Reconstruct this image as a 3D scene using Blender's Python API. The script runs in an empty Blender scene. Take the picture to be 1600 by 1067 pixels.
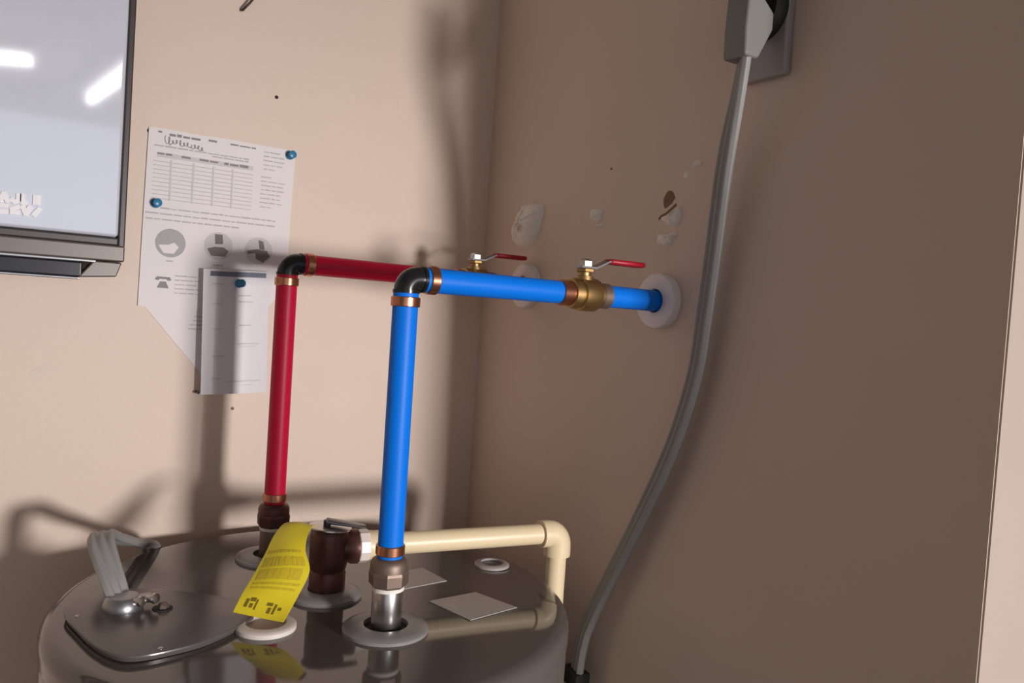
import bpy, math, random
from mathutils import Vector, Matrix
random.seed(7)
PI = math.pi
S = bpy.context.scene
C = S.collection
H = 1.70                                   # eye height; heights below are given relative to it

# ------------------------------------------------------------------ camera, world, lights, exposure
yaw, pit, rol = math.radians(33), math.radians(2), math.radians(3.8)
F = Vector((math.sin(yaw)*math.cos(pit), math.cos(yaw)*math.cos(pit), -math.sin(pit)))
R0 = Vector((math.cos(yaw), -math.sin(yaw), 0)); U0 = R0.cross(F)
CR = math.cos(rol)*R0 + math.sin(rol)*U0; CU = math.cos(rol)*U0 - math.sin(rol)*R0
cd = bpy.data.cameras.new('camera'); cam = bpy.data.objects.new('camera', cd); C.objects.link(cam)
cd.sensor_width = 36; cd.lens = 36*1250/1600; cd.clip_start = 0.02
m3 = Matrix((CR, CU, -F)).transposed()
cam.matrix_world = Matrix.Translation((0, 0, H)) @ m3.to_4x4()
S.camera = cam

w = bpy.data.worlds.new('sky'); S.world = w; w.use_nodes = True
bg = w.node_tree.nodes['Background']; bg.inputs[0].default_value = (0.90, 0.93, 1.0, 1); bg.inputs[1].default_value = 0.6

ld = bpy.data.lights.new('work_lamp', 'SPOT'); lo = bpy.data.objects.new('work_lamp', ld); C.objects.link(lo)
ld.energy = 190; ld.color = (1.0, 0.935, 0.92); ld.shadow_soft_size = 0.125
ld.spot_size = math.radians(67); ld.spot_blend = 1.0
lo.location = (0.775, -1.5, H-0.10)
lo.rotation_euler = (Vector((0.34, 1.0, H-0.40))-lo.location).to_track_quat('-Z', 'Y').to_euler()

vs = S.view_settings; vs.view_transform = 'Standard'; vs.look = 'None'; vs.gamma = 1; vs.use_curve_mapping = False
vs.exposure = 0.0

# ------------------------------------------------------------------ materials
def srgb(r, g, b):
    f = lambda c: c/12.92 if c <= 0.04045 else ((c+0.055)/1.055)**2.4
    return (f(r/255), f(g/255), f(b/255))
def mat(name, col, rough=0.5, metal=0.0, var=0.06, scale=30, bump=0.0, bscale=200, ior=1.5, coat=0.0, emit=None, spec=0.5):
    m = bpy.data.materials.new(name); m.use_nodes = True; nt = m.node_tree; p = nt.nodes['Principled BSDF']
    tc = nt.nodes.new('ShaderNodeTexCoord')
    nz = nt.nodes.new('ShaderNodeTexNoise'); nz.inputs['Scale'].default_value = scale; nz.inputs['Detail'].default_value = 4
    nt.links.new(tc.outputs['Object'], nz.inputs['Vector'])
    mx = nt.nodes.new('ShaderNodeMix'); mx.data_type = 'RGBA'
    mx.inputs[6].default_value = tuple(max(0, c*(1-var)) for c in col)+(1,)
    mx.inputs[7].default_value = tuple(min(1, c*(1+var)) for c in col)+(1,)
    nt.links.new(nz.outputs['Fac'], mx.inputs[0]); nt.links.new(mx.outputs[2], p.inputs['Base Color'])
    p.inputs['Roughness'].default_value = rough; p.inputs['Metallic'].default_value = metal; p.inputs['IOR'].default_value = ior
    p.inputs['Specular IOR Level'].default_value = spec; p.inputs['Coat Weight'].default_value = coat; p.inputs['Coat Roughness'].default_value = 0.08
    if bump:
        n2 = nt.nodes.new('ShaderNodeTexNoise'); n2.inputs['Scale'].default_value = bscale; n2.inputs['Detail'].default_value = 3
        nt.links.new(tc.outputs['Object'], n2.inputs['Vector'])
        b = nt.nodes.new('ShaderNodeBump'); b.inputs['Strength'].default_value = bump; b.inputs['Distance'].default_value = 0.002
        nt.links.new(n2.outputs['Fac'], b.inputs['Height']); nt.links.new(b.outputs['Normal'], p.inputs['Normal'])
    if emit:
        p.inputs['Emission Color'].default_value = emit[0]+(1,); p.inputs['Emission Strength'].default_value = emit[1]
    return m
M = dict(
    wall=mat('tan_wall_paint', (0.70, 0.565, 0.465), 0.55, var=0.035, scale=6, bump=0.12, bscale=130),
    dimmed_strip=mat('dimmed_wall_paint', (0.40, 0.325, 0.275), 0.5, var=0.03, scale=8, bump=0.08),  # wall paint darkened to hold down the near lamp's brightness
    concrete=mat('concrete', (0.30, 0.28, 0.26), 0.7, var=0.15, scale=4, bump=0.2),
    ceil=mat('white_ceiling_paint', (0.62, 0.61, 0.60), 0.7, var=0.02),
    dull=mat('garage_wall_paint', (0.62, 0.55, 0.48), 0.7, var=0.03),
    plaster=mat('bare_plaster', (0.93, 0.87, 0.79), 0.8, var=0.06, scale=120, bump=0.35, bscale=300),
    torn=mat('torn_drywall_paper', (0.24, 0.15, 0.09), 0.9, var=0.2, scale=200, bump=0.3),
    tank=mat('grey_enamel', (0.120, 0.105, 0.098), 0.07, metal=0.1, var=0.03, scale=10, ior=1.65),
    plate=mat('grey_plate_enamel', (0.115, 0.105, 0.10), 0.22, metal=0.2, var=0.04, ior=1.5),
    flange=mat('grey_plastic_flange', (0.26, 0.25, 0.245), 0.32, var=0.05),
    black=mat('black_poly', (0.012, 0.012, 0.013), 0.22, var=0.1),
    rubber=mat('black_rubber', (0.015, 0.014, 0.014), 0.7, var=0.1),
    red=mat('red_tubing', srgb(196, 14, 56), 0.42, var=0.03, scale=15, spec=0.3),
    blue=mat('blue_tubing', srgb(0, 116, 226), 0.45, var=0.03, scale=15, spec=0.22),
    copper=mat('copper', (0.62, 0.27, 0.16), 0.28, metal=1, var=0.12, scale=90),
    brass=mat('brass', (0.42, 0.28, 0.12), 0.44, metal=1, var=0.1, scale=80),
    bronze=mat('brown_bronze', (0.125, 0.055, 0.042), 0.40, metal=0.55, var=0.15, scale=60, bump=0.1),
    union=mat('weathered_union', (0.22, 0.165, 0.13), 0.52, metal=0.7, var=0.15, scale=60),
    zinc=mat('dull_zinc_casting', (0.34, 0.34, 0.36), 0.36, metal=0.9, var=0.08),
    steel=mat('zinc_plated_steel', (0.60, 0.58, 0.56), 0.28, metal=1, var=0.06),
    redgrip=mat('red_vinyl_grip', srgb(170, 14, 38), 0.45, var=0.05),
    ptfe=mat('white_thread_tape', (0.82, 0.76, 0.70), 0.6, var=0.05),
    pvc=mat('cream_cpvc', (0.80, 0.665, 0.43), 0.38, var=0.03, scale=12),
    adapter=mat('white_pvc', (0.82, 0.74, 0.66), 0.35, var=0.03),
    tag=mat('yellow_tag_film', srgb(226, 206, 44), 0.42, var=0.05, scale=40),
    tagprint=mat('tag_print', srgb(204, 182, 42), 0.5, var=0.2, scale=400),
    tagdark=mat('tag_symbol', srgb(122, 106, 28), 0.5, var=0.1),
    cord=mat('grey_cord_vinyl', (0.29, 0.29, 0.28), 0.45, var=0.05, scale=40),
    plug=mat('grey_plug_vinyl', (0.22, 0.215, 0.205), 0.45, var=0.05),
    wplate=mat('grey_wall_plate', (0.36, 0.325, 0.325), 0.35, var=0.02),
    recept=mat('black_receptacle', (0.006, 0.004, 0.004), 0.8, var=0.1),
    esc=mat('white_escutcheon', (0.86, 0.80, 0.77), 0.4, var=0.02),
    paper=mat('white_paper', (0.78, 0.735, 0.73), 0.75, var=0.02, scale=20),
    gloss=mat('white_glossy_card', (0.72, 0.70, 0.735), 0.4, var=0.02),
    ink=mat('grey_print', (0.50, 0.47, 0.47), 0.8, var=0.25, scale=900),
    inklight=mat('pale_grey_print', (0.62, 0.585, 0.58), 0.8, var=0.15, scale=600),
    inkdark=mat('dark_ink', (0.27, 0.26, 0.27), 0.8, var=0.2, scale=500),
    photo=mat('halftone_photo', (0.40, 0.39, 0.40), 0.8, var=0.1, scale=90),
    photodark=mat('halftone_photo_dark', (0.20, 0.18, 0.17), 0.8, var=0.2, scale=90),
    slate=mat('slate_blue_print', (0.16, 0.18, 0.23), 0.6, var=0.1, scale=200),
    pin=mat('blue_pin_plastic', (0.03, 0.20, 0.36), 0.3, var=0.05),
    label=mat('clear_label', (0.50, 0.47, 0.44), 0.45, var=0.08, scale=60),
    cap=mat('tan_port_cap', (0.50, 0.40, 0.31), 0.5, var=0.1),
    ring=mat('white_port_ring', (0.72, 0.66, 0.60), 0.45, var=0.04),
    greyring=mat('grey_port_ring', (0.40, 0.37, 0.35), 0.45, var=0.04),
    stainless=mat('glossy_grey_enamel', (0.80, 0.835, 0.93), 0.05, metal=0.30, var=0.05, scale=5),
    chrome=mat('chrome_trim', (0.8, 0.78, 0.78), 0.12, metal=1, var=0.02),
    dkframe=mat('dark_frame', (0.045, 0.036, 0.034), 0.4, var=0.05),
    taupe=mat('taupe_rail', (0.135, 0.118, 0.106), 0.4, metal=0.3, var=0.04),
    glossblack=mat('gloss_black_rail', (0.02, 0.02, 0.024), 0.2, var=0.05),
    letter=mat('white_raised_letter', (0.86, 0.84, 0.86), 0.35, var=0.02),
    wire=mat('dark_wire', (0.055, 0.04, 0.032), 0.5, metal=0.5, var=0.1),
    hole_mark=mat('dark_hole', (0.035, 0.025, 0.02), 0.9, var=0.1),
    smudge=mat('pale_scuff', (0.68, 0.58, 0.50), 0.6, var=0.05),
    tube=mat('fluorescent_tube', (0.9, 0.9, 0.9), 0.4, emit=((1.0, 0.94, 0.88), 5.0)),
    fixture=mat('white_fixture', (0.7, 0.7, 0.7), 0.5),
)

# ------------------------------------------------------------------ helpers
BASE = {}
def V(x, y, z): return Vector((x, y, z+H))
class MB:
    def __init__(s): s.v = []; s.f = []
    def add(s, vs, fs):
        o = len(s.v); s.v += [Vector(a) for a in vs]; s.f += [tuple(i+o for i in f) for f in fs]; return s
    def box(s, a, b):
        (x0, y0, z0), (x1, y1, z1) = a, b
        return s.add([(x0,y0,z0),(x1,y0,z0),(x1,y1,z0),(x0,y1,z0),(x0,y0,z1),(x1,y0,z1),(x1,y1,z1),(x0,y1,z1)],
                     [(0,3,2,1),(4,5,6,7),(0,1,5,4),(1,2,6,5),(2,3,7,6),(3,0,4,7)])
    def loft(s, rings, closed=True, caps=True):
        n = len(rings[0]); vs = [p for r in rings for p in r]; fs = []
        for i in range(len(rings)-1):
            for j in range(n if closed else n-1):
                k = (j+1) % n; fs.append((i*n+j, i*n+k, (i+1)*n+k, (i+1)*n+j))
        if caps and closed:
            fs.append(tuple(reversed(range(n)))); fs.append(tuple((len(rings)-1)*n+j for j in range(n)))
        return s.add(vs, fs)
    def lathe(s, p0, d, prof, n=32, caps=True, rot=0):
        d = Vector(d).normalized(); a = d.orthogonal().normalized(); b = d.cross(a); p0 = Vector(p0)
        return s.loft([[p0+d*t+(a*math.cos(2*PI*j/n+rot)+b*math.sin(2*PI*j/n+rot))*r for j in range(n)] for t, r in prof], True, caps)
    def tube(s, pts, r, n=20, caps=True):
        pts = [Vector(p) for p in pts]; rs = r if isinstance(r, (list, tuple)) else [r]*len(pts)
        t = [(pts[min(i+1, len(pts)-1)]-pts[max(i-1, 0)]).normalized() for i in range(len(pts))]
        a = t[0].orthogonal().normalized(); rings = []
        for i, p in enumerate(pts):
            a = (a-t[i]*a.dot(t[i])).normalized(); b = t[i].cross(a)
            rings.append([p+(a*math.cos(2*PI*j/n)+b*math.sin(2*PI*j/n))*rs[i] for j in range(n)])
        return s.loft(rings, True, caps)
    def prism(s, poly, off):
        off = Vector(off); n = len(poly); poly = [Vector(p) for p in poly]
        return s.add(poly+[p+off for p in poly], [tuple(range(n)), tuple(reversed(range(n, 2*n)))]+[(i, i+n, (i+1) % n+n, (i+1) % n) for i in range(n)])
    def sphere(s, c, r, sc=(1, 1, 1), n=20, m=12):
        c = Vector(c); rings = []
        for i in range(m+1):
            a = -PI/2+PI*max(0.02, min(0.98, i/m)) if i in (0, m) else -PI/2+PI*i/m
            rings.append([c+Vector((math.cos(a)*math.cos(2*PI*j/n)*r*sc[0], math.cos(a)*math.sin(2*PI*j/n)*r*sc[1], math.sin(a)*r*sc[2])) for j in range(n)])
        return s.loft(rings)
    def build(s, name, material, parent=None, smooth=None, bevel=0):
        cs = sum(s.v, Vector())/len(s.v)
        me = bpy.data.meshes.new(name); me.from_pydata([v-cs for v in s.v], [], s.f); me.validate(); me.update()
        import bmesh
        bm = bmesh.new(); bm.from_mesh(me); bmesh.ops.recalc_face_normals(bm, faces=bm.faces); bm.to_mesh(me); bm.free()
        me.materials.append(M[material])
        if smooth is not None:
            for p in me.polygons: p.use_smooth = True
            me.set_sharp_from_angle(angle=math.radians(smooth))
        o = bpy.data.objects.new(name, me); C.objects.link(o)
        if parent: o.parent = parent; o.location = cs-BASE[parent.name]
        else: o.location = cs
        BASE[o.name] = cs
        if bevel:
            b = o.modifiers.new('bevel', 'BEVEL'); b.width = bevel; b.segments = 3; b.limit_method = 'ANGLE'; b.harden_normals = True
        return o
def thing(name, loc, label, cat, group=None):
    o = bpy.data.objects.new(name, None); C.objects.link(o); o.location = loc; o.empty_display_size = 0.03
    BASE[o.name] = Vector(loc); tag(o, label, cat, group); return o
def tag(o, label, cat, group=None):
    o['label'] = label; o['category'] = cat
    if group: o['group'] = group
    return o
def struct(mb, name, material, parent=None, **k):
    o = mb.build(name, material, parent, **k)
    if not parent: o['kind'] = 'structure'
    return o
def spline(pts, k=8):
    P = [Vector(p) for p in pts]; out = []
    for i in range(len(P)-1):
        p0, p1, p2, p3 = P[max(i-1, 0)], P[i], P[i+1], P[min(i+2, len(P)-1)]
        for j in range(k):
            t = j/k; out.append(0.5*((2*p1)+(p2-p0)*t+(2*p0-5*p1+4*p2-p3)*t*t+(3*p1-p0-3*p2+p3)*t**3))
    return out+[P[-1]]

XR, YB, YE = 0.593, 1.002, 0.280           # right wall plane, back wall plane, front edge of the right wall
# ------------------------------------------------------------------ the setting
wb = struct(MB().box((-2.6, YB, 0), (XR+0.12, YB+0.12, 2.6)), 'wall_back', 'wall')
wr = struct(MB().box((XR, YE+0.0015, 0), (XR+0.12, YB, 2.6)), 'wall_right', 'wall')
wf = struct(MB().box((XR+0.12, YE+0.012, 0), (2.8, YE+0.10, 2.6)), 'wall_front', 'wall')
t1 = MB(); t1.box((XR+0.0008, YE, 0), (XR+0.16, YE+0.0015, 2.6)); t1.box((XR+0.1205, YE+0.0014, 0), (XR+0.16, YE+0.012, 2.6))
struct(t1, 'dimmed_strip_1', 'dimmed_strip')  # board added over the wall end, its paint darkened against the lamp
struct(MB().box((-2.6, -4.2, -0.1), (2.8, YB+0.12, 0)), 'floor', 'concrete')
struct(MB().box((-2.6, -3.2, 2.6), (2.8, YB+0.12, 2.7)), 'ceiling', 'ceil')
struct(MB().box((-0.60, YE, 0), (-0.50, YB, 2.6)), 'bounce_wall_left', 'wall')  # unseen wall, added to bounce warm light onto the right wall
struct(MB().box((-2.72, -3.2, 0), (-2.6, YB+0.12, 2.6)), 'wall_far_left', 'dull')
struct(MB().box((2.8, -3.2, 0), (2.92, YE+0.10, 2.6)), 'wall_far_right', 'dull')

def lump(poly, h, name='plaster_patch', material='plaster', seed=1, layers=4):
    """uneven dab on the right wall: outline (y, z) and how far it stands out"""
    rnd = random.Random(seed); P = spline([(0, a, b) for a, b in poly+[poly[0]]], 4)[:-1]
    cy = sum(p.y for p in P)/len(P); cz = sum(p.z for p in P)/len(P); rings = []
    for i in range(layers+1):
        k = i/layers; s = math.cos(k*PI/2*0.93)**0.8
        rings.append([V(XR+0.0008-h*math.sin(k*PI/2)*(1+rnd.uniform(-.16, .16)), cy+(p.y-cy)*s*(1+rnd.uniform(-.03, .03)), cz+(p.z-cz)*s*(1+rnd.uniform(-.03, .03))) for p in P])
    return MB().loft(rings).build(name, material, wr, smooth=50)
o = lump([(.8798,.1483),(.8585,.1416),(.8606,.1227),(.8712,.1007),(.8879,.0895),(.9164,.094),(.9156,.113),(.905,.1297),(.8944,.1443)], .019, seed=3)
o['label'] = 'long bulging dab of bare plaster'
lump([(.7553,.1307),(.7382,.1279),(.7386,.1205),(.7437,.1133),(.7525,.1161),(.7594,.1234)], .006, seed=4)
lump([(.7459,.1112),(.734,.1116),(.7337,.1082),(.7455,.1081)], .004, seed=5)
lump([(.6112,.1227),(.6073,.1119),(.6145,.1003),(.6243,.1036),(.6367,.1111),(.6236,.1156),(.6166,.1205)], .007, seed=6)
lump([(.6399,.0949),(.6252,.0942),(.6141,.0963),(.6119,.0936),(.6189,.0885),(.6221,.0819),(.6387,.0839)], .006, seed=7)
lump([(.5948,.167),(.5852,.1671),(.5846,.1619),(.596,.1613)], .004, seed=8)
lump([(.6083,.1568),(.601,.1573),(.6023,.1515),(.6086,.1516)], .002, seed=9)
lump([(.6290,.1440),(.6193,.138),(.6172,.1299),(.6264,.1225),(.6349,.1205),(.6381,.1343)], .0012, 'torn_spot', 'torn', 10)
lump([(.6150,.1275),(.6140,.1240),(.6380,.1105),(.6440,.1100),(.6400,.1145),(.6270,.1190)], .0014, 'torn_spot', 'torn', 11)
lump([(.7300,.1760),(.7250,.1765),(.7235,.1735),(.7285,.1725)], .0010, 'torn_spot', 'torn', 12)
for x, z, r, mt in ((.2821, .2462, .0022, 'hole_mark'), (.2495, -.1387, .0020, 'torn'), (.1412, .1800, .0028, 'hole_mark')):  # flat dark discs stand for the small holes
    MB().lathe(V(x, YB+.0005, z), (0, -1, 0), [(0, r), (.0009, r), (.0012, r*.7)], 14).build('nail_hole', mt, wb)
sm = MB(); sm.prism([V(.0477+.010*math.cos(a)*(1+.3*math.sin(3*a)), YB+.0004, -.0963+.007*math.sin(a)+.004*math.cos(a)) for a in [2*PI*i/20 for i in range(20)]], (0, -.0008, 0))
sm.build('scuff', 'smudge', wb)

# ceiling tube lamps of the garage behind the viewer
for k, (a, b, lab) in enumerate((((.33, -2.25), (.42, -1.45), 'white ceiling strip light, the slanting streak reflected at the right of the cabinet door'),
                                 ((-.35, -1.93), (.10, -1.70), 'white ceiling strip light, the level streak reflected at the left of the cabinet door'))):
    A, B = Vector((a[0], a[1], 2.6)), Vector((b[0], b[1], 2.6)); d = (B-A).normalized(); s = Vector((-d.y, d.x, 0))
    t = thing('strip_light', (A+B)/2, lab, 'ceiling light', 'garage strip lights')
    hb = MB(); hb.prism([A+s*.05, A-s*.05, B-s*.05, B+s*.05], (0, 0, -.045)); hb.build('housing', 'fixture', t)
    MB().tube([A+d*.02-Vector((0, 0, .066)), B-d*.02-Vector((0, 0, .066))], .019, 16).build('lamp_tube', 'tube', t)

# ------------------------------------------------------------------ water heater
TX, TY, TR, ZT = .280, .739, .2395, -.283
wh = thing('water_heater', (TX, TY, 0), 'grey cylindrical water heater with glossy domed rim top, below the red and blue pipes', 'water heater')
c0 = Vector((TX, TY, 0)); top = ZT+H
MB().lathe(c0, (0, 0, 1), [(0.03, TR-.004), (0.04, TR), (top-.024, TR), (top-.022, TR-.001)], 96).build('jacket', 'tank', wh, smooth=40)
prof = [(top-.024, TR+.0012), (top-.014, TR+.0012)]
for i in range(1, 9):
    a = i/8*PI/2; prof.append((top-.014+.0125*math.sin(a), TR+.0012-.014*(1-math.cos(a))))
prof += [(top-.0005, TR-.045), (top, TR-.10), (top, .02), (top, .001)]
MB().lathe(c0, (0, 0, 1), prof, 128).build('lid', 'tank', wh, smooth=50)
def disc(name, x, y, prof, material, parent=wh, n=48, **k):
    return MB().lathe(V(x, y, ZT), (0, 0, 1), prof, n).build(name, material, parent, smooth=40, **k)
def annulus(name, x, y, ri, ro, h, material, parent=wh, dome=0.0, n=56):
    rings = []
    for r, z in ((ri, 0.0), (ri, h+dome), (ri+(ro-ri)*.15, h+dome*1.05), (ri+(ro-ri)*.6, h+dome*.6), (ro-.0012, h), (ro, h-.001), (ro, 0.0)):
        rings.append([V(x+r*math.cos(2*PI*j/n), y+r*math.sin(2*PI*j/n), ZT+z) for j in range(n)])
    rings.append(rings[0])
    return MB().loft(rings, True, False).build(name, material, parent, smooth=35)
BX, BY = .2975, .6305      # cold riser
HX, HY = .2635, .8580      # hot riser
for x, y in ((BX, BY), (HX, HY)):
    f = annulus('flange', x, y, .0195, .0375, .0035, 'flange', dome=.002)
    disc('seal', x, y, [(0.0002, .0200), (.0012, .0200), (.0014, .012)], 'rubber', f)
f = annulus('flange', .278, .7285, .0170, .0345, .004, 'flange', dome=.003)
for x, y, z1 in ((BX, BY, -.2470), (HX, HY, -.2515)):
    MB().lathe(V(x, y, ZT+.001), (0, 0, 1), [(0, .0130), (.001, .0134), (z1-ZT-.003, .0134), (z1-ZT-.001, .0128)], 32).build('nipple', 'steel' if x == BX else 'union', wh, smooth=40)  # hot nipple gets the darker metal to put its shade into the colour
g = annulus('port_ring', .2055, .6735, .0170, .0255, .0045, 'ring', dome=.001)
disc('port_cap', .2055, .6735, [(0.0003, .0172), (.0016, .0172), (.0018, .008)], 'cap', g)
g = annulus('port_ring', .4783, .7475, .0125, .0195, .003, 'greyring', dome=.0008)
disc('port_cap', .4783, .7475, [(0.0003, .0127), (.0012, .0127), (.0014, .006)], 'plate', g)
for poly in ([(.3626,.6751),(.4173,.6791),(.4336,.6273),(.3759,.6175)], [(.3700,.7640),(.4011,.7662),(.4064,.7201),(.3540,.7140)]):
    MB().prism([V(x, y, ZT+.0002) for x, y in poly], (0, 0, .0006)).build('sticker', 'label', wh)
# wiring access plate, a raised tongue following the rim
pp = [(.0610,.7700),(.0590,.7530),(.0640,.7250),(.0730,.6850),(.0860,.6560),(.1020,.6460),(.1300,.6480),(.1560,.6560),(.1850,.6760),(.2050,.7000),(.1950,.7350),(.1550,.7750),(.1150,.7980),(.0780,.7950)]
P = spline([(a, b, 0) for a, b in pp+[pp[0]]], 6)[:-1]
cx = sum(p.x for p in P)/len(P); cy = sum(p.y for p in P)/len(P)
ap = MB().loft([[V(cx+(p.x-cx)*s, cy+(p.y-cy)*s, ZT+h) for p in P] for s, h in ((.97, 0.0002), (.975, .0030), (1, .0034), (1, .0050), (.996, .0055), (.98, .0057), (.3, .0058))]).build('access_plate', 'plate', wh, smooth=35)
zp = ZT+.0057
for x, y, r in ((.0680, .7440, .0020), (.1180, .6520, .0022)):
    MB().lathe(V(x, y, zp-.0005), (0, 0, 1), [(0, r), (.001, r), (.0018, r*.5)], 14).build('screw', 'steel', ap, smooth=40)
# cable clamp and ground screw
cc = MB()
cc.lathe(V(.1035, .7500, zp-.0004), (0, 0, 1), [(0, .0165), (.004, .0168), (.006, .0160), (.009, .0150), (.0115, .0125), (.012, .010)], 28)
cc.box(V(.092, .7420, zp+.005), V(.126, .7520, zp+.0105))
clamp = cc.build('cable_clamp', 'zinc', wh, smooth=35, bevel=.0008)
for x, y in ((.1100, .7410), (.1215, .7440)):
    MB().lathe(V(x, y, zp+.0075), (.55, -.80, .25), [(0, .0033), (.008, .0033), (.0082, .0046), (.0110, .0042), (.0115, .001)], 12).build('screw', 'steel', clamp, smooth=30)
gs = MB().lathe(V(.1330, .7360, zp-.0003), (0, 0, 1), [(0, .0085), (.0012, .0085), (.0014, .005)], 20).build('screw_recess', 'rubber', wh, smooth=30)
MB().lathe(V(.1335, .7355, zp+.0008), (.25, -.1, 1), [(0, .0048), (.0035, .0048), (.0048, .0030), (.005, .0008)], 6).build('ground_screw', 'union', gs, smooth=20)

# ------------------------------------------------------------------ water pipes
def water_pipe(name, label, colour, B, W_, zb, zel, cut, vx, zu, side):
    """riser at B up to zel, elbow, crossover to the wall point W_; vx = x of the ball valve"""
    t = thing(name, V(B[0], B[1], zb), label, 'water pipe', 'water heater pipes'); um = 'bronze' if colour == 'red' else 'union'
    rp = .0111
    top = Vector((B[0], B[1], zel+H)); end = V(*W_); d = (end-top).normalized(); up = Vector((0, 0, 1))
    # union at the foot: washer, octagon nut, neck
    MB().lathe(V(B[0], B[1], zu-.004), up, [(0, .0132), (.0005, .0142), (.0035, .0142), (.004, .013)], 28).build('washer', 'ptfe', t, smooth=40)
    MB().lathe(V(B[0], B[1], zu), up, [(0, .0150), (.002, .0170), (.011, .0175), (.0135, .0168)], 8, rot=.3).build('union_nut', um, t)
    MB().lathe(V(B[0], B[1], zu+.0135), up, [(0, .0165), (.006, .0165), (.0095, .0150), (.0115, .0120)], 32).build('union_neck', um, t, smooth=35)
    z0 = zu+.0245
    MB().tube([V(B[0], B[1], z0), V(B[0], B[1], zel-.0125)], rp, 32).build('riser', colour, t, smooth=60)
    def ring(p, dd, w=.0085, material='copper'):
        MB().lathe(p, dd, [(0, rp-.0003), (0, .0122), (.0006, .0127), (w-.0006, .0127), (w, .0122), (w, rp-.0003)], 32, caps=False).build('crimp_ring', material, t, smooth=35)
    ring(V(B[0], B[1], z0+.0030), up); ring(V(B[0], B[1], zel-.0245), up)
    # black elbow
    el = MB(); r = .010; pts = [top-up*.0128, top-up*.0105]
    for i in range(9):
        a = i/8*PI/2; pts.append(top+d*r-up*r-d*(r*math.cos(a))+up*(r*math.sin(a)))
    pts += [top+d*.0125, top+d*.0160]
    el.tube(pts, [.0112]+[.0108]*(len(pts)-2)+[.0112], 28)
    el.tube([top-up*.0128, top-up*.0100], .0118, 28); el.tube([top+d*.0130, top+d*.0160], .0118, 28)
    el.build('elbow', 'black', t, smooth=45)
    D = (end-top).length; s = lambda x: top+d*((x-top.x)/d.x)
    MB().tube([s(top.x+.0155), s(vx-.0260)], rp, 32).build('crossover', colour, t, smooth=60)
    ring(s(top.x+.0190), d); ring(s(vx-.0255)-d*.0045, d, .013)
    MB().tube([s(vx+.0230), end+d*.02], rp, 32).build('wall_stub', colour, t, smooth=60)
    # ball valve
    body = MB().lathe(s(vx)-d*.0180, d, [(0, .0118), (.001, .0148), (.0085, .0152), (.0095, .0140), (.0110, .0140), (.0120, .0166), (.0305, .0166), (.0315, .0160), (.0325, .0130), (.0375, .0125)], 32)
    bv = body.build('ball_valve', 'brass', t, smooth=35)
    ring(s(vx)+d*.0195, d, .0105, 'union')
    q = s(vx)
    MB().lathe(q+up*.0140, up, [(0, .0095), (.004, .0090), (.0045, .0065), (.0085, .0065)], 24).build('bonnet', 'brass', bv, smooth=35)
    MB().lathe(q+up*.0215, up, [(0, .0085), (.001, .0092), (.0035, .0092), (.0045, .0080)], 6, rot=.2).build('packing_nut', 'brass', bv)
    MB().lathe(q+up*.0272, up, [(0, .0068), (.0005, .0074), (.0055, .0074), (.0068, .0062), (.0082, .004)], 6, rot=.1).build('handle_nut', 'steel', bv)
    x1, x2, x3 = q.x+.010, q.x+.0265, q.x+.0735
    zs = q.z
    prof = [(q.x-.008, zs+.0258), (x1, zs+.0258), (x2, zs+.0335), (x2+.012, zs+.0338)]
    lv = MB(); poly = [Vector((x, q.y-.0065, z)) for x, z in prof]+[Vector((x, q.y-.0065, z+.0018)) for x, z in reversed(prof)]
    lv.prism(poly, (0, .013, 0)); lv.build('lever', 'zinc', bv)
    gr = MB(); rings = []
    for x, w_, h_ in ((x2+.001, .0062, .0020), (x2+.003, .0080, .0028), (x3-.004, .0085, .0030), (x3-.001, .0075, .0026), (x3, .0050, .0015)):
        rings.append([Vector((x, q.y+w_*math.copysign(abs(math.cos(a))**.6, math.cos(a)), zs+.0348+h_*math.copysign(abs(math.sin(a))**.6, math.sin(a)))) for a in [2*PI*j/20 for j in range(20)]])
    gr.loft(rings); gr.build('lever_grip', 'redgrip', bv, smooth=50)
    return t
water_pipe('hot_water_pipe', 'red hot water pipe with black elbow, behind the blue pipe', 'red', (HX, HY), (XR, .8818, .0376), ZT, .0383, None, .5060, -.2475, 1)
water_pipe('cold_water_pipe', 'blue cold water pipe with black elbow and brass valve, in front', 'blue', (BX, BY), (XR, .6276, .0232), ZT, .0243, None, .4885, -.2435, 1)
for y, z, lab in ((.6276, .0232, 'round white wall escutcheon around the end of the blue pipe'), (.8818, .0376, 'round white wall escutcheon behind the blue pipe, at the end of the red pipe')):
    n = 56; rings = []
    for r, x in ((.0125, 0), (.0125, .0105), (.0135, .0112), (.0200, .0110), (.0268, .0104), (.0285, .0098), (.0293, .0085), (.0293, 0)):
        rings.append([V(XR-.0003-x, y+r*math.cos(2*PI*j/n), z+r*math.sin(2*PI*j/n)) for j in range(n)])
    rings.append(rings[0])
    tag(MB().loft(rings, True, False).build('escutcheon', 'esc', smooth=40), lab, 'escutcheon', 'pipe escutcheons')

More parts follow.
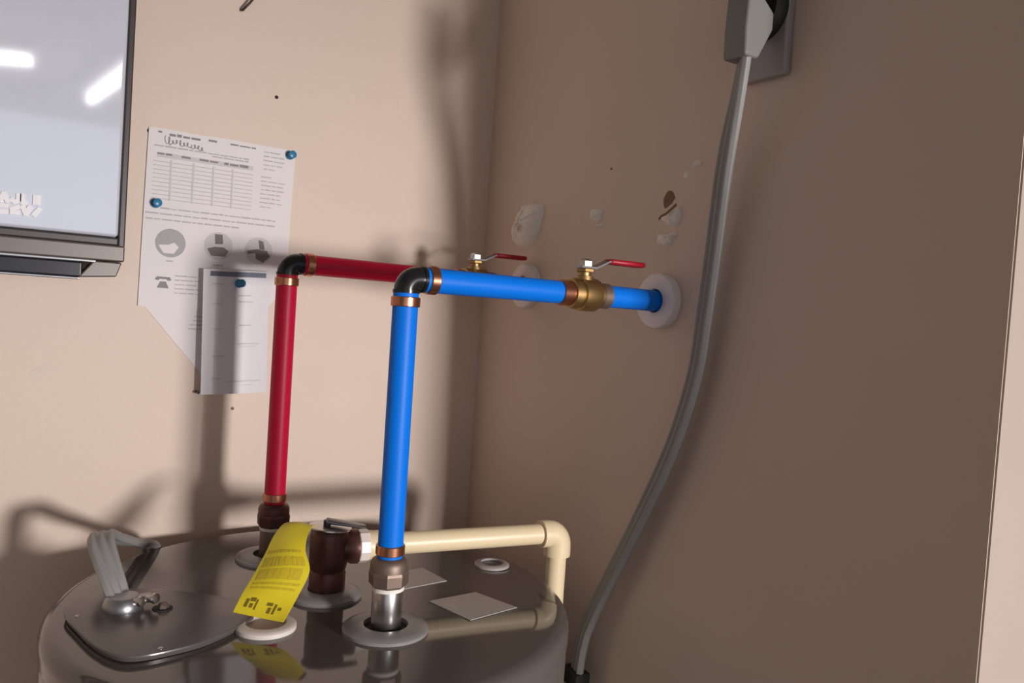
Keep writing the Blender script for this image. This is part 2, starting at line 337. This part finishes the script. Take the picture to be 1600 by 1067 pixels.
# ------------------------------------------------------------------ relief valve, tag, discharge pipe
VX, VY, ZO = .279, .7285, -.2367
rv = thing('relief_valve', V(VX, VY, ZT), 'dark bronze temperature relief valve in the middle of the water heater top', 'valve')
MB().lathe(V(VX, VY, ZT+.003), (0, 0, 1), [(0, .0165), (.002, .0172), (.020, .0172), (.0225, .0160), (.0245, .0172), (.030, .0182), (.056, .0182), (.0605, .0175), (.0625, .0160)], 40).build('valve_body', 'bronze', rv, smooth=35)
el = V(.5285, .6955, ZO); o0 = V(VX, VY, ZO); dp = (el-o0).normalized()
MB().lathe(o0+dp*.012, dp, [(0, .0140), (.006, .0148), (.009, .0165), (.0150, .0168), (.0158, .0150)], 32).build('valve_outlet', 'bronze', rv, smooth=35)
MB().lathe(V(VX, VY, ZT+.0650), (.08, 0, 1), [(0, .0150), (.001, .0205), (.0022, .0205), (.0032, .0120), (.0040, .0040)], 36).build('valve_cap', 'steel', rv, smooth=35)
a0, a1 = V(VX-.004, VY-.002, ZT+.0735), V(VX+.030, VY-.016, ZT+.0685)
lv = MB(); dl = (a1-a0).normalized(); sd = dl.cross(Vector((0, 0, 1))).normalized(); rings = []
for k, wd, th in ((-.04, .002, .0015), (0, .0055, .0030), (.25, .0070, .0026), (.8, .0075, .0016), (.97, .0060, .0014), (1.0, .003, .001)):
    c = a0+(a1-a0)*k
    rings.append([c+sd*wd*math.cos(2*PI*j/16)+Vector((0, 0, th))*math.sin(2*PI*j/16) for j in range(16)])
lv.loft(rings); lever = lv.build('valve_lever', 'zinc', rv, smooth=50)
MB().lathe(V(VX-.004, VY-.002, ZT+.0670), (0, 0, 1), [(0, .0035), (.007, .0035), (.0075, .002)], 16).build('lever_stem', 'dkframe', rv, smooth=40)

dpipe = thing('discharge_pipe', Vector((el.x, el.y, .15)), 'cream plastic discharge pipe with elbow running off the relief valve', 'drain pipe')
MB().lathe(o0+dp*.0275, dp, [(0, .0150), (.001, .0160), (.0095, .0160), (.0105, .0150)], 10).build('adapter', 'adapter', dpipe)
MB().lathe(o0+dp*.0378, dp, [(0, .0142), (.012, .0142), (.013, .0136)], 32).build('adapter_collar', 'pvc', dpipe, smooth=40)
L = (el-o0).length
MB().tube([o0+dp*.050, o0+dp*(L-.012)], .0110, 32).build('pipe', 'pvc', dpipe, smooth=60)
e2 = MB(); r = .013; dn = Vector((0, 0, -1)); pts = [el-dp*.0215, el-dp*.016]
for i in range(11):
    a = i/10*PI/2; pts.append(el-dp*r+dn*r+dp*(r*math.sin(a))-dn*(r*math.cos(a)))
pts += [el+dn*.017, el+dn*.0245]
e2.tube(pts, [.0148]*2+[.0146]*11+[.0148]*2, 32); e2.build('elbow', 'pvc', dpipe, smooth=45)
MB().tube([el+dn*.020, Vector((el.x, el.y, .15))], .0108, 32).build('drop_pipe', 'pvc', dpipe, smooth=60)

tg = thing('warning_tag', V(.262, .718, ZT+.06), 'curled yellow plastic warning tag hanging off the relief valve', 'tag')
EL = spline([V(*p) for p in ((.2470,.7350,-.2130),(.2345,.7280,-.2103),(.2218,.7180,-.2172),(.2120,.7080,-.2275),(.2005,.6980,-.2421),(.1893,.6900,-.2567),(.1810,.6860,-.2703))], 6)
ER = spline([V(*p) for p in ((.2603,.7160,-.2110),(.2532,.7080,-.2080),(.2457,.6970,-.2138),(.2414,.6860,-.2243),(.2410,.6720,-.2378),(.2269,.6620,-.2564),(.2131,.6520,-.2712))], 6)
cl = EL
def tagpt(i, u, off=0.0):
    i = max(0, min(len(EL)-1.001, i)); a = int(i); f_ = i-a; k = i/(len(EL)-1)
    l = EL[a].lerp(EL[a+1], f_); r = ER[a].lerp(ER[a+1], f_); tn = ((EL[a+1]-EL[a])+(ER[a+1]-ER[a])).normalized()
    nr = (r-l).normalized().cross(tn).normalized()
    if nr.z < 0: nr = -nr
    return l.lerp(r, u)+nr*(.0035*math.sin(u*PI)*math.sin(k*PI)+.0012*math.sin(k*9+u*3)+off)
def tagsheet(i0, i1, u0, u1, off, n=30, m=8, th=.0005):
    A = []; 
    for o in (off, off+th): A.append([[tagpt(i0+(i1-i0)*i/n, u0+(u1-u0)*j/m, o) for j in range(m+1)] for i in range(n+1)])
    rings = [A[0][i]+list(reversed(A[1][i])) for i in range(n+1)]
    return MB().loft(rings)
N = len(cl)-1
tagsheet(0, N, 0, 1, 0).build('tag_sheet', 'tag', tg, smooth=60)
pr = MB()
for k0, k1 in ((.50, .525), (.56, .635), (.655, .73), (.75, .765), (.78, .795)):
    u = .10
    while u < .90:
        l = random.uniform(.05, .16); q = tagsheet(k0*N, k1*N, u, min(.93, u+l), .0006, 2, 2, .0002); pr.add(q.v, q.f); u += l+.015
pr.build('tag_print', 'tagprint', tg)
sy = MB()
for (u0, u1, k0, k1) in ((.14,.20,.87,.93),(.22,.32,.86,.885),(.24,.30,.90,.93),(.34,.37,.87,.94),(.55,.66,.88,.90),(.60,.66,.91,.95),(.70,.74,.885,.95),(.78,.84,.90,.92)):
    q = tagsheet(k0*N, k1*N, u0, u1, .0006, 2, 2, .0002); sy.add(q.v, q.f)
sy.build('tag_symbols', 'tagdark', tg)

# ------------------------------------------------------------------ outlet and power cord
ol = thing('wall_outlet', V(XR, .518, .23), 'grey wall outlet plate at the top of the shaded wall', 'outlet')
MB().box(V(XR-.0095, .483, .2300), V(XR-.0002, .533, .3480)).build('wall_plate', 'wplate', ol, bevel=.003)
MB().lathe(V(XR-.009, .5100, .2900), (-1, 0, 0), [(0, .0265), (.010, .0262), (.0135, .0240), (.014, .02)], 40).build('receptacle', 'recept', ol, smooth=40)

pc = thing('power_cord', V(.56, .70, -.65), 'flat grey power cord hanging from the wall outlet to behind the water heater', 'power cord')
poly = [(.5375, .3200), (.5565, .3200), (.5565, .2890), (.5690, .2800), (.5690, .2650), (.5525, .2365), (.5355, .2365), (.5345, .2600)]
MB().prism([V(x, .4855, z) for x, z in poly], (0, .0270, 0)).build('plug', 'plug', pc, bevel=.003, smooth=40)
def flat_cord(path, k=8, halfw=.0115, ht=.0044):
    """three-conductor flat cord; path = (point, width direction)"""
    pts = spline([p for p, _ in path], k); wds = spline([q for _, q in path], k); rings = []
    for i, p in enumerate(pts):
        t = (pts[min(i+1, len(pts)-1)]-pts[max(i-1, 0)]).normalized(); wd = (wds[i]-t*wds[i].dot(t)).normalized(); nn = t.cross(wd)
        r = []; m = 48
        for j in range(m):
            a = 2*PI*j/m; x = math.cos(a); 
            h = ht*(0.42+.58*abs(math.cos(1.5*PI*x)))*min(1, 1.6*math.sqrt(max(0, 1-x*x))+.02)
            r.append(p+wd*(halfw*x)+nn*(h*(1 if math.sin(a) >= 0 else -1)))
        rings.append(r)
    return MB().loft(rings)
wy = Vector((.25, .97, 0)); dz = Vector((0, 0, 1))
path = [(V(.5465, .4960, .2400), Vector((.6, .8, 0))), (V(.5530, .5067, .2082), Vector((.5, .86, 0))), (V(.5660, .5285, .1498), wy), (V(.5745, .5425, .0675), wy), (V(.5770, .5502, .0060), wy),
        (V(.5790, .5591, -.0510), wy), (V(.5790, .5825, -.1248), wy), (V(.5790, .6217, -.2065), wy), (V(.5770, .6539, -.2709), wy), (V(.5720, .6801, -.3291), wy),
        (V(.5670, .6900, -.3700), wy), (V(.565, .700, -.45), wy), (V(.566, .75, -.56), Vector((0, .5, .8))), (V(.545, .86, -.62), dz), (V(.48, .935, -.64), dz), (V(.38, .982, -.64), dz),
        (V(.28, .9915, -.62), dz), (V(.20, .9850, -.52), Vector((.8, .1, .5))), (V(.170, .9750, -.40), Vector((.9, 0, .3))), (V(.161, .9670, -.325), Vector((.95, -.1, .2))), (V(.1575, .9540, -.2900), Vector((.85, -.45, .05))), (V(.148, .9330, -.2765), Vector((.80, -.55, .02))),
        (V(.130, .9000, -.2640), Vector((.70, -.65, .05))), (V(.108, .8650, -.2480), Vector((.80, -.50, .15))), (V(.0945, .8340, -.2350), Vector((.93, -.25, .15))), (V(.0905, .8080, -.2350), Vector((.98, -.1, .1))),
        (V(.0930, .7850, -.2460), Vector((.95, .15, 0))), (V(.0975, .7660, -.2600), Vector((.85, .45, 0))), (V(.1015, .7550, -.2740), Vector((.70, .65, 0)))]
flat_cord(path).build('cord', 'cord', pc, smooth=60)
MB().box(V(.556, .680, -.412), V(.576, .712, -.396)).build('cord_strap', 'rubber', pc, bevel=.002)

# ------------------------------------------------------------------ papers on the back wall
def printed(name, rects, material, parent, y):
    m = MB()
    for x0, x1, z0, z1 in rects: m.box(V(x0, y-.0002, z0), V(x1, y, z1))
    return m.build(name, material, parent)
ns = thing('notice_sheet', V(.2237, YB, -.02), 'white printed notice with table and round photos pinned to the wall', 'notice')
YP = YB-.0022
out = [(.1400,.1838),(.1560,.1850),(.1900,.1842),(.2300,.1852),(.2700,.1842),(.3090,.1846),(.3070,.0900),(.3065,.0150),(.2800,-.0195),(.1375,-.0195),(.1385,.0800)]
MB().prism([V(x, YP, z) for x, z in out], (0, .0006, 0)).build('upper_sheet', 'paper', ns)
MB().prism([V(.1430, YP+.0012, -.0175), V(.2780, YP+.0012, -.0175), V(.2780, YP+.0012, -.1080), V(.2200, YP+.0012, -.1080)], (0, .0006, 0)).build('lower_sheet', 'paper', ns)
rw = []
for i in range(10):
    z = .1468-i*.0047
    rw += [(.1460+a, .1460+b, z, z+.0007) for a, b in ((0, .019), (.021, .043), (.045, .066), (.068, .088), (.090, .1125))]
printed('table_rules', rw, 'ink', ns, YP-.0002)
printed('table_columns', [(x, x+.0022, .1035, .1505) for x in (.1642, .1886, .2112, .2332)]+[(.1500, .2580, .1520, .1575)], 'inklight', ns, YP-.0001)
ln = []; rnd = random.Random(5)
def line(x0, x1, z, h=.0016, dst=ln):
    x = x0
    while x < x1-.003:
        l = rnd.uniform(.004, .014); dst.append((x, min(x1, x+l), z, z+h*rnd.uniform(.8, 1.15))); x += l+.0014
line(.1465, .2560, .1640); line(.2100, .2560, .1610, .0018)
for i, (a, b) in enumerate(((.2700, .2900), (.2700, .2950), (.2700, .2960), (.2700, .2955), (.2710, .2860))): line(a, b, .1765-i*.0052, .0013)
for i, (a, b) in enumerate(((.2680, .2820), (.2680, .2980), (.2690, .2970), (.2685, .2970), (.2680, .2950), (.2685, .2960), (.2680, .2950), (.2685, .2860))): line(a, b, .1460-i*.0052, .0013)
line(.1560, .2880, .0935); line(.1405, .2900, .0870); line(.1410, .2450, .0805)
line(.1650, .1735, .0335); line(.2170, .2290, .0335, .0012)
for i in range(5): line(.1755, .2030, .0172-i*.0050, .0013)
for i, a in enumerate((.2000, .1985, .1950, .1935)): line(a, .2100, -.0290-i*.0050, .0013)
printed('printed_text', ln, 'ink', ns, YP-.0002)['kind'] = 'stuff'
hd = []; line(.1500, .1560, .1795, .0022, hd); line(.1620, .1960, .1775, .0030, hd); line(.2050, .2180, .1785, .0026, hd); line(.2300, .2600, .1785, .0016, hd)
line(.1500, .1660, .1550, .0024, hd); line(.1760, .1860, .1545, .0022, hd); line(.1960, .2170, .1545, .0026, hd); line(.2240, .2560, .1540, .0030, hd)
printed('table_heading', hd, 'inkdark', ns, YP-.0003)['kind'] = 'stuff'
hw = MB(); pts = []
for i in range(110):
    k = i/109; a = i*.62; amp = .0046 if k < .16 else (.0040 if (.36 < k < .42) else .0021)
    pts.append(V(.1570+.0430*k+.0016*math.cos(a), YP-.0005, .1722-.0035*k+amp*math.sin(a)+.0008*math.sin(i*.23)))
for i in range(len(pts)-1):
    if i % 37 > 1:
        a, b = pts[i], pts[i+1]; n = (b-a).cross(Vector((0, 1, 0))).normalized()*.00038
        hw.add([a+n, a-n, b-n, b+n], [(0, 1, 2, 3)])
hw.build('handwriting', 'inkdark', ns)
for k, (x, z) in enumerate(((.1690, .0551), (.2225, .0570), (.2700, .0560))):
    p = MB().lathe(V(x, YP-.0001, z), (0, -1, 0), [(0, .0165), (.0003, .0165)], 36).build('photo', 'photo' if k == 0 else 'inklight', ns)
    q = MB()
    if k == 0: shapes = [[(-.013,-.003),(-.002,-.002),(.004,.001),(.009,-.004),(.004,-.012),(-.007,-.012)]]
    elif k == 1: shapes = [[(-.005,.014),(.004,.014),(.005,.003),(-.004,.002)], [(-.013,-.004),(-.004,-.001),(.006,-.001),(.012,-.005),(.008,-.012),(-.008,-.012)]]
    else: shapes = [[(-.001,.013),(.005,.012),(.007,.002),(.001,.002)], [(-.014,-.001),(-.002,.002),(.010,.001),(.014,-.006),(.006,-.014),(-.003,-.010),(-.004,-.003),(-.013,-.005)]]
    for sh in shapes: q.prism([V(x+a, YP-.0006, z+b) for a, b in sh], (0, .0002, 0))
    q.build('photo_shape', 'paper' if k == 0 else 'photodark', p)
ph = MB()
ph.prism([V(.1630+a, YP-.0004, .0092+b) for a, b in ((-.009,.003),(-.007,.0065),(.007,.0065),(.009,.003),(.005,.002),(.004,.0038),(-.004,.0038),(-.005,.002))], (0, .0002, 0))
ph.prism([V(.1630+a, YP-.0004, .0092+b) for a, b in ((-.003,.001),(.003,.001),(.0065,-.0065),(-.0065,-.0065))], (0, .0002, 0))
ph.build('telephone_symbol', 'inkdark', ns)

br = thing('brochure', V(.2475, YB, -.12), 'narrow glossy white card with a dark heading bar pinned over the notice', 'brochure')
def bpt(u, v, off=0.0):
    x = .2040+.0780*u+.0035*(1-v); z = .0285-.1480*(1-v)+.0030*u
    y = .9860+.0050*u-.0045*math.sin(PI*u)*(1-.5*v)-.0030*(1-v)
    return V(x, y-off, z)
def bsheet(u0, u1, v0, v1, off, th=.0007, n=14, m=8):
    n = max(2, int(n*(u1-u0))); rings = []
    for i in range(n+1):
        u = u0+(u1-u0)*i/n
        rings.append([bpt(u, v0+(v1-v0)*j/m, off) for j in range(m+1)]+[bpt(u, v1-(v1-v0)*j/m, off-th) for j in range(m+1)])
    return MB().loft(rings)
bsheet(0, 1, 0, 1, 0).build('card', 'gloss', br, smooth=60)
bsheet(.10, .95, .945, .985, .0004, .0002).build('heading_bar', 'slate', br, smooth=60)
bl = MB()
for u0, u1, v0, v1 in ((.14,.30,.88,.89),(.52,.72,.79,.80),(.52,.75,.74,.75),(.14,.28,.72,.73),(.54,.72,.55,.56),(.14,.30,.52,.53),(.52,.86,.40,.41),(.54,.80,.38,.385),(.14,.32,.30,.31),(.14,.30,.12,.13),(.36,.90,.095,.105),(.60,.78,.065,.07)):
    q = bsheet(u0, u1, v0, v1, .0004, .0002, 8, 2); bl.add(q.v, q.f)
bl.build('card_print', 'inklight', br)['kind'] = 'stuff'
MB().lathe(V(.2060, YB, -.1180), (0, -1, 0), [(0, .0018), (.012, .0018)], 8).build('backing_strip', 'wire', br)

for x, y, z, lab in ((.3015, YP-.0006, .1775, 'blue push pin at the top right corner of the notice'), (.1505, YP-.0006, .0985, 'blue push pin at the left edge of the notice below its table'), (.2440, .9815, .0140, 'blue push pin holding the glossy card under its heading bar')):
    t = thing('push_pin', V(x, y, z), lab, 'push pin', 'blue push pins')
    d = Vector((.12, -1, .05)).normalized()
    MB().lathe(V(x, y, z), d, [(0, .0050), (.0012, .0052), (.0020, .0038), (.0060, .0030), (.0085, .0046), (.0100, .0048), (.0108, .0035)], 24).build('pin_head', 'pin', t, smooth=35)
    MB().lathe(V(x, y+.0062, z), (0, -1, 0), [(0, .0004), (.0063, .0005)], 8).build('pin_point', 'steel', t)

# ------------------------------------------------------------------ steel cabinet on the back wall
YF = .950
wc = thing('wall_cabinet', V(-.15, YB, .01), 'glossy light grey wall cabinet with a dark bottom rail', 'cabinet')
MB().box(V(-.42, YF+.012, .0330), V(.1150, YB, .78)).build('cabinet_body', 'dkframe', wc)
MB().box(V(-.415, YF, .0530), V(.1085, YF+.0125, .775)).build('door_panel', 'stainless', wc, bevel=.004, smooth=40)
MB().box(V(.1085, YF+.002, .0420), V(.1155, YF+.014, .78)).build('edge_frame', 'dkframe', wc, bevel=.002)
MB().box(V(-.42, YF+.001, .0440), V(.1090, YF+.012, .0525)).build('lower_frame', 'dkframe', wc, bevel=.002)
rail = MB().box(V(-.42, YF-.004, .0270), V(.1150, YF+.030, .0440)).build('bottom_rail', 'taupe', wc, bevel=.002)
MB().box(V(-.42, YF-.006, .0240), V(.0880, YF+.004, .0272)).build('chrome_strip', 'chrome', rail, bevel=.001)
MB().box(V(-.42, YF-.002, .0080), V(.0760, YF+.030, .0242)).build('handle_recess', 'glossblack', wc, bevel=.002)
MB().prism([V(.0720, YF-.003, .0080), V(.1080, YF-.003, .0110), V(.1130, YF-.003, .0262), V(.0860, YF-.003, .0262)], (0, .030, 0)).build('end_cap', 'taupe', wc, bevel=.0015)
MB().box(V(-.42, YF-.001, .0055), V(.0740, YF+.010, .0082)).build('lower_strip', 'chrome', wc, bevel=.001)
def glyph(strokes, x, z, s, h):
    m = MB()
    for q_, (ax, az, bx, bz) in enumerate(strokes):
        yy = YF-.0020-.0003*q_; a, b = V(x+ax*s, yy, z+az*h), V(x+bx*s, yy, z+bz*h); n = (b-a).cross(Vector((0, 1, 0))).normalized()*.0022
        e = (b-a).normalized()*.0012
        m.prism([a-e+n, a-e-n, b+e-n, b+e+n], (0, .0022, 0))
    m.build('raised_letter', 'letter', wc)
G1 = [[(0,0,.6,1)], [(0,0,.5,1),(.5,1,1,0),(.2,.4,.8,.4)], [(.9,1,.9,.2),(.9,.2,.4,0),(.4,0,0,.3)], [(0,1,0,0),(0,0,.5,0)], [(.2,0,.2,1),(.55,0,.55,1)]]
G2 = [[(0,0,.4,1),(.4,1,.9,0)], [(0,.1,.9,.1),(0,.9,.9,.9)], [(0,.5,.9,.9),(0,.1,.9,.1)], [(0,1,.4,0),(.4,0,.9,1)], [(0,0,.7,.9)]]
for row, (G, z0) in enumerate(((G1, .0778), (G2, .0664))):
    for i, g_ in enumerate(G):
        glyph(g_, -.009+i*.0097+row*.0005, z0+i*.0002, .0070, .0078)

# ------------------------------------------------------------------ bent wire hook at the top of the back wall
hk = spline([V(.262, YB-.001, .395), V(.260, YB-.010, .385), V(.250, YB-.013, .362), V(.2420, YB-.012, .3480), V(.2365, YB-.010, .3405), V(.2350, YB-.006, .3385), V(.2345, YB-.0015, .3400)], 6)
tag(MB().tube(hk, .0014, 12).build('wire_hook', 'wire', smooth=60), 'thin dark wire hook on the lit wall, cut by the top of the picture', 'hook')
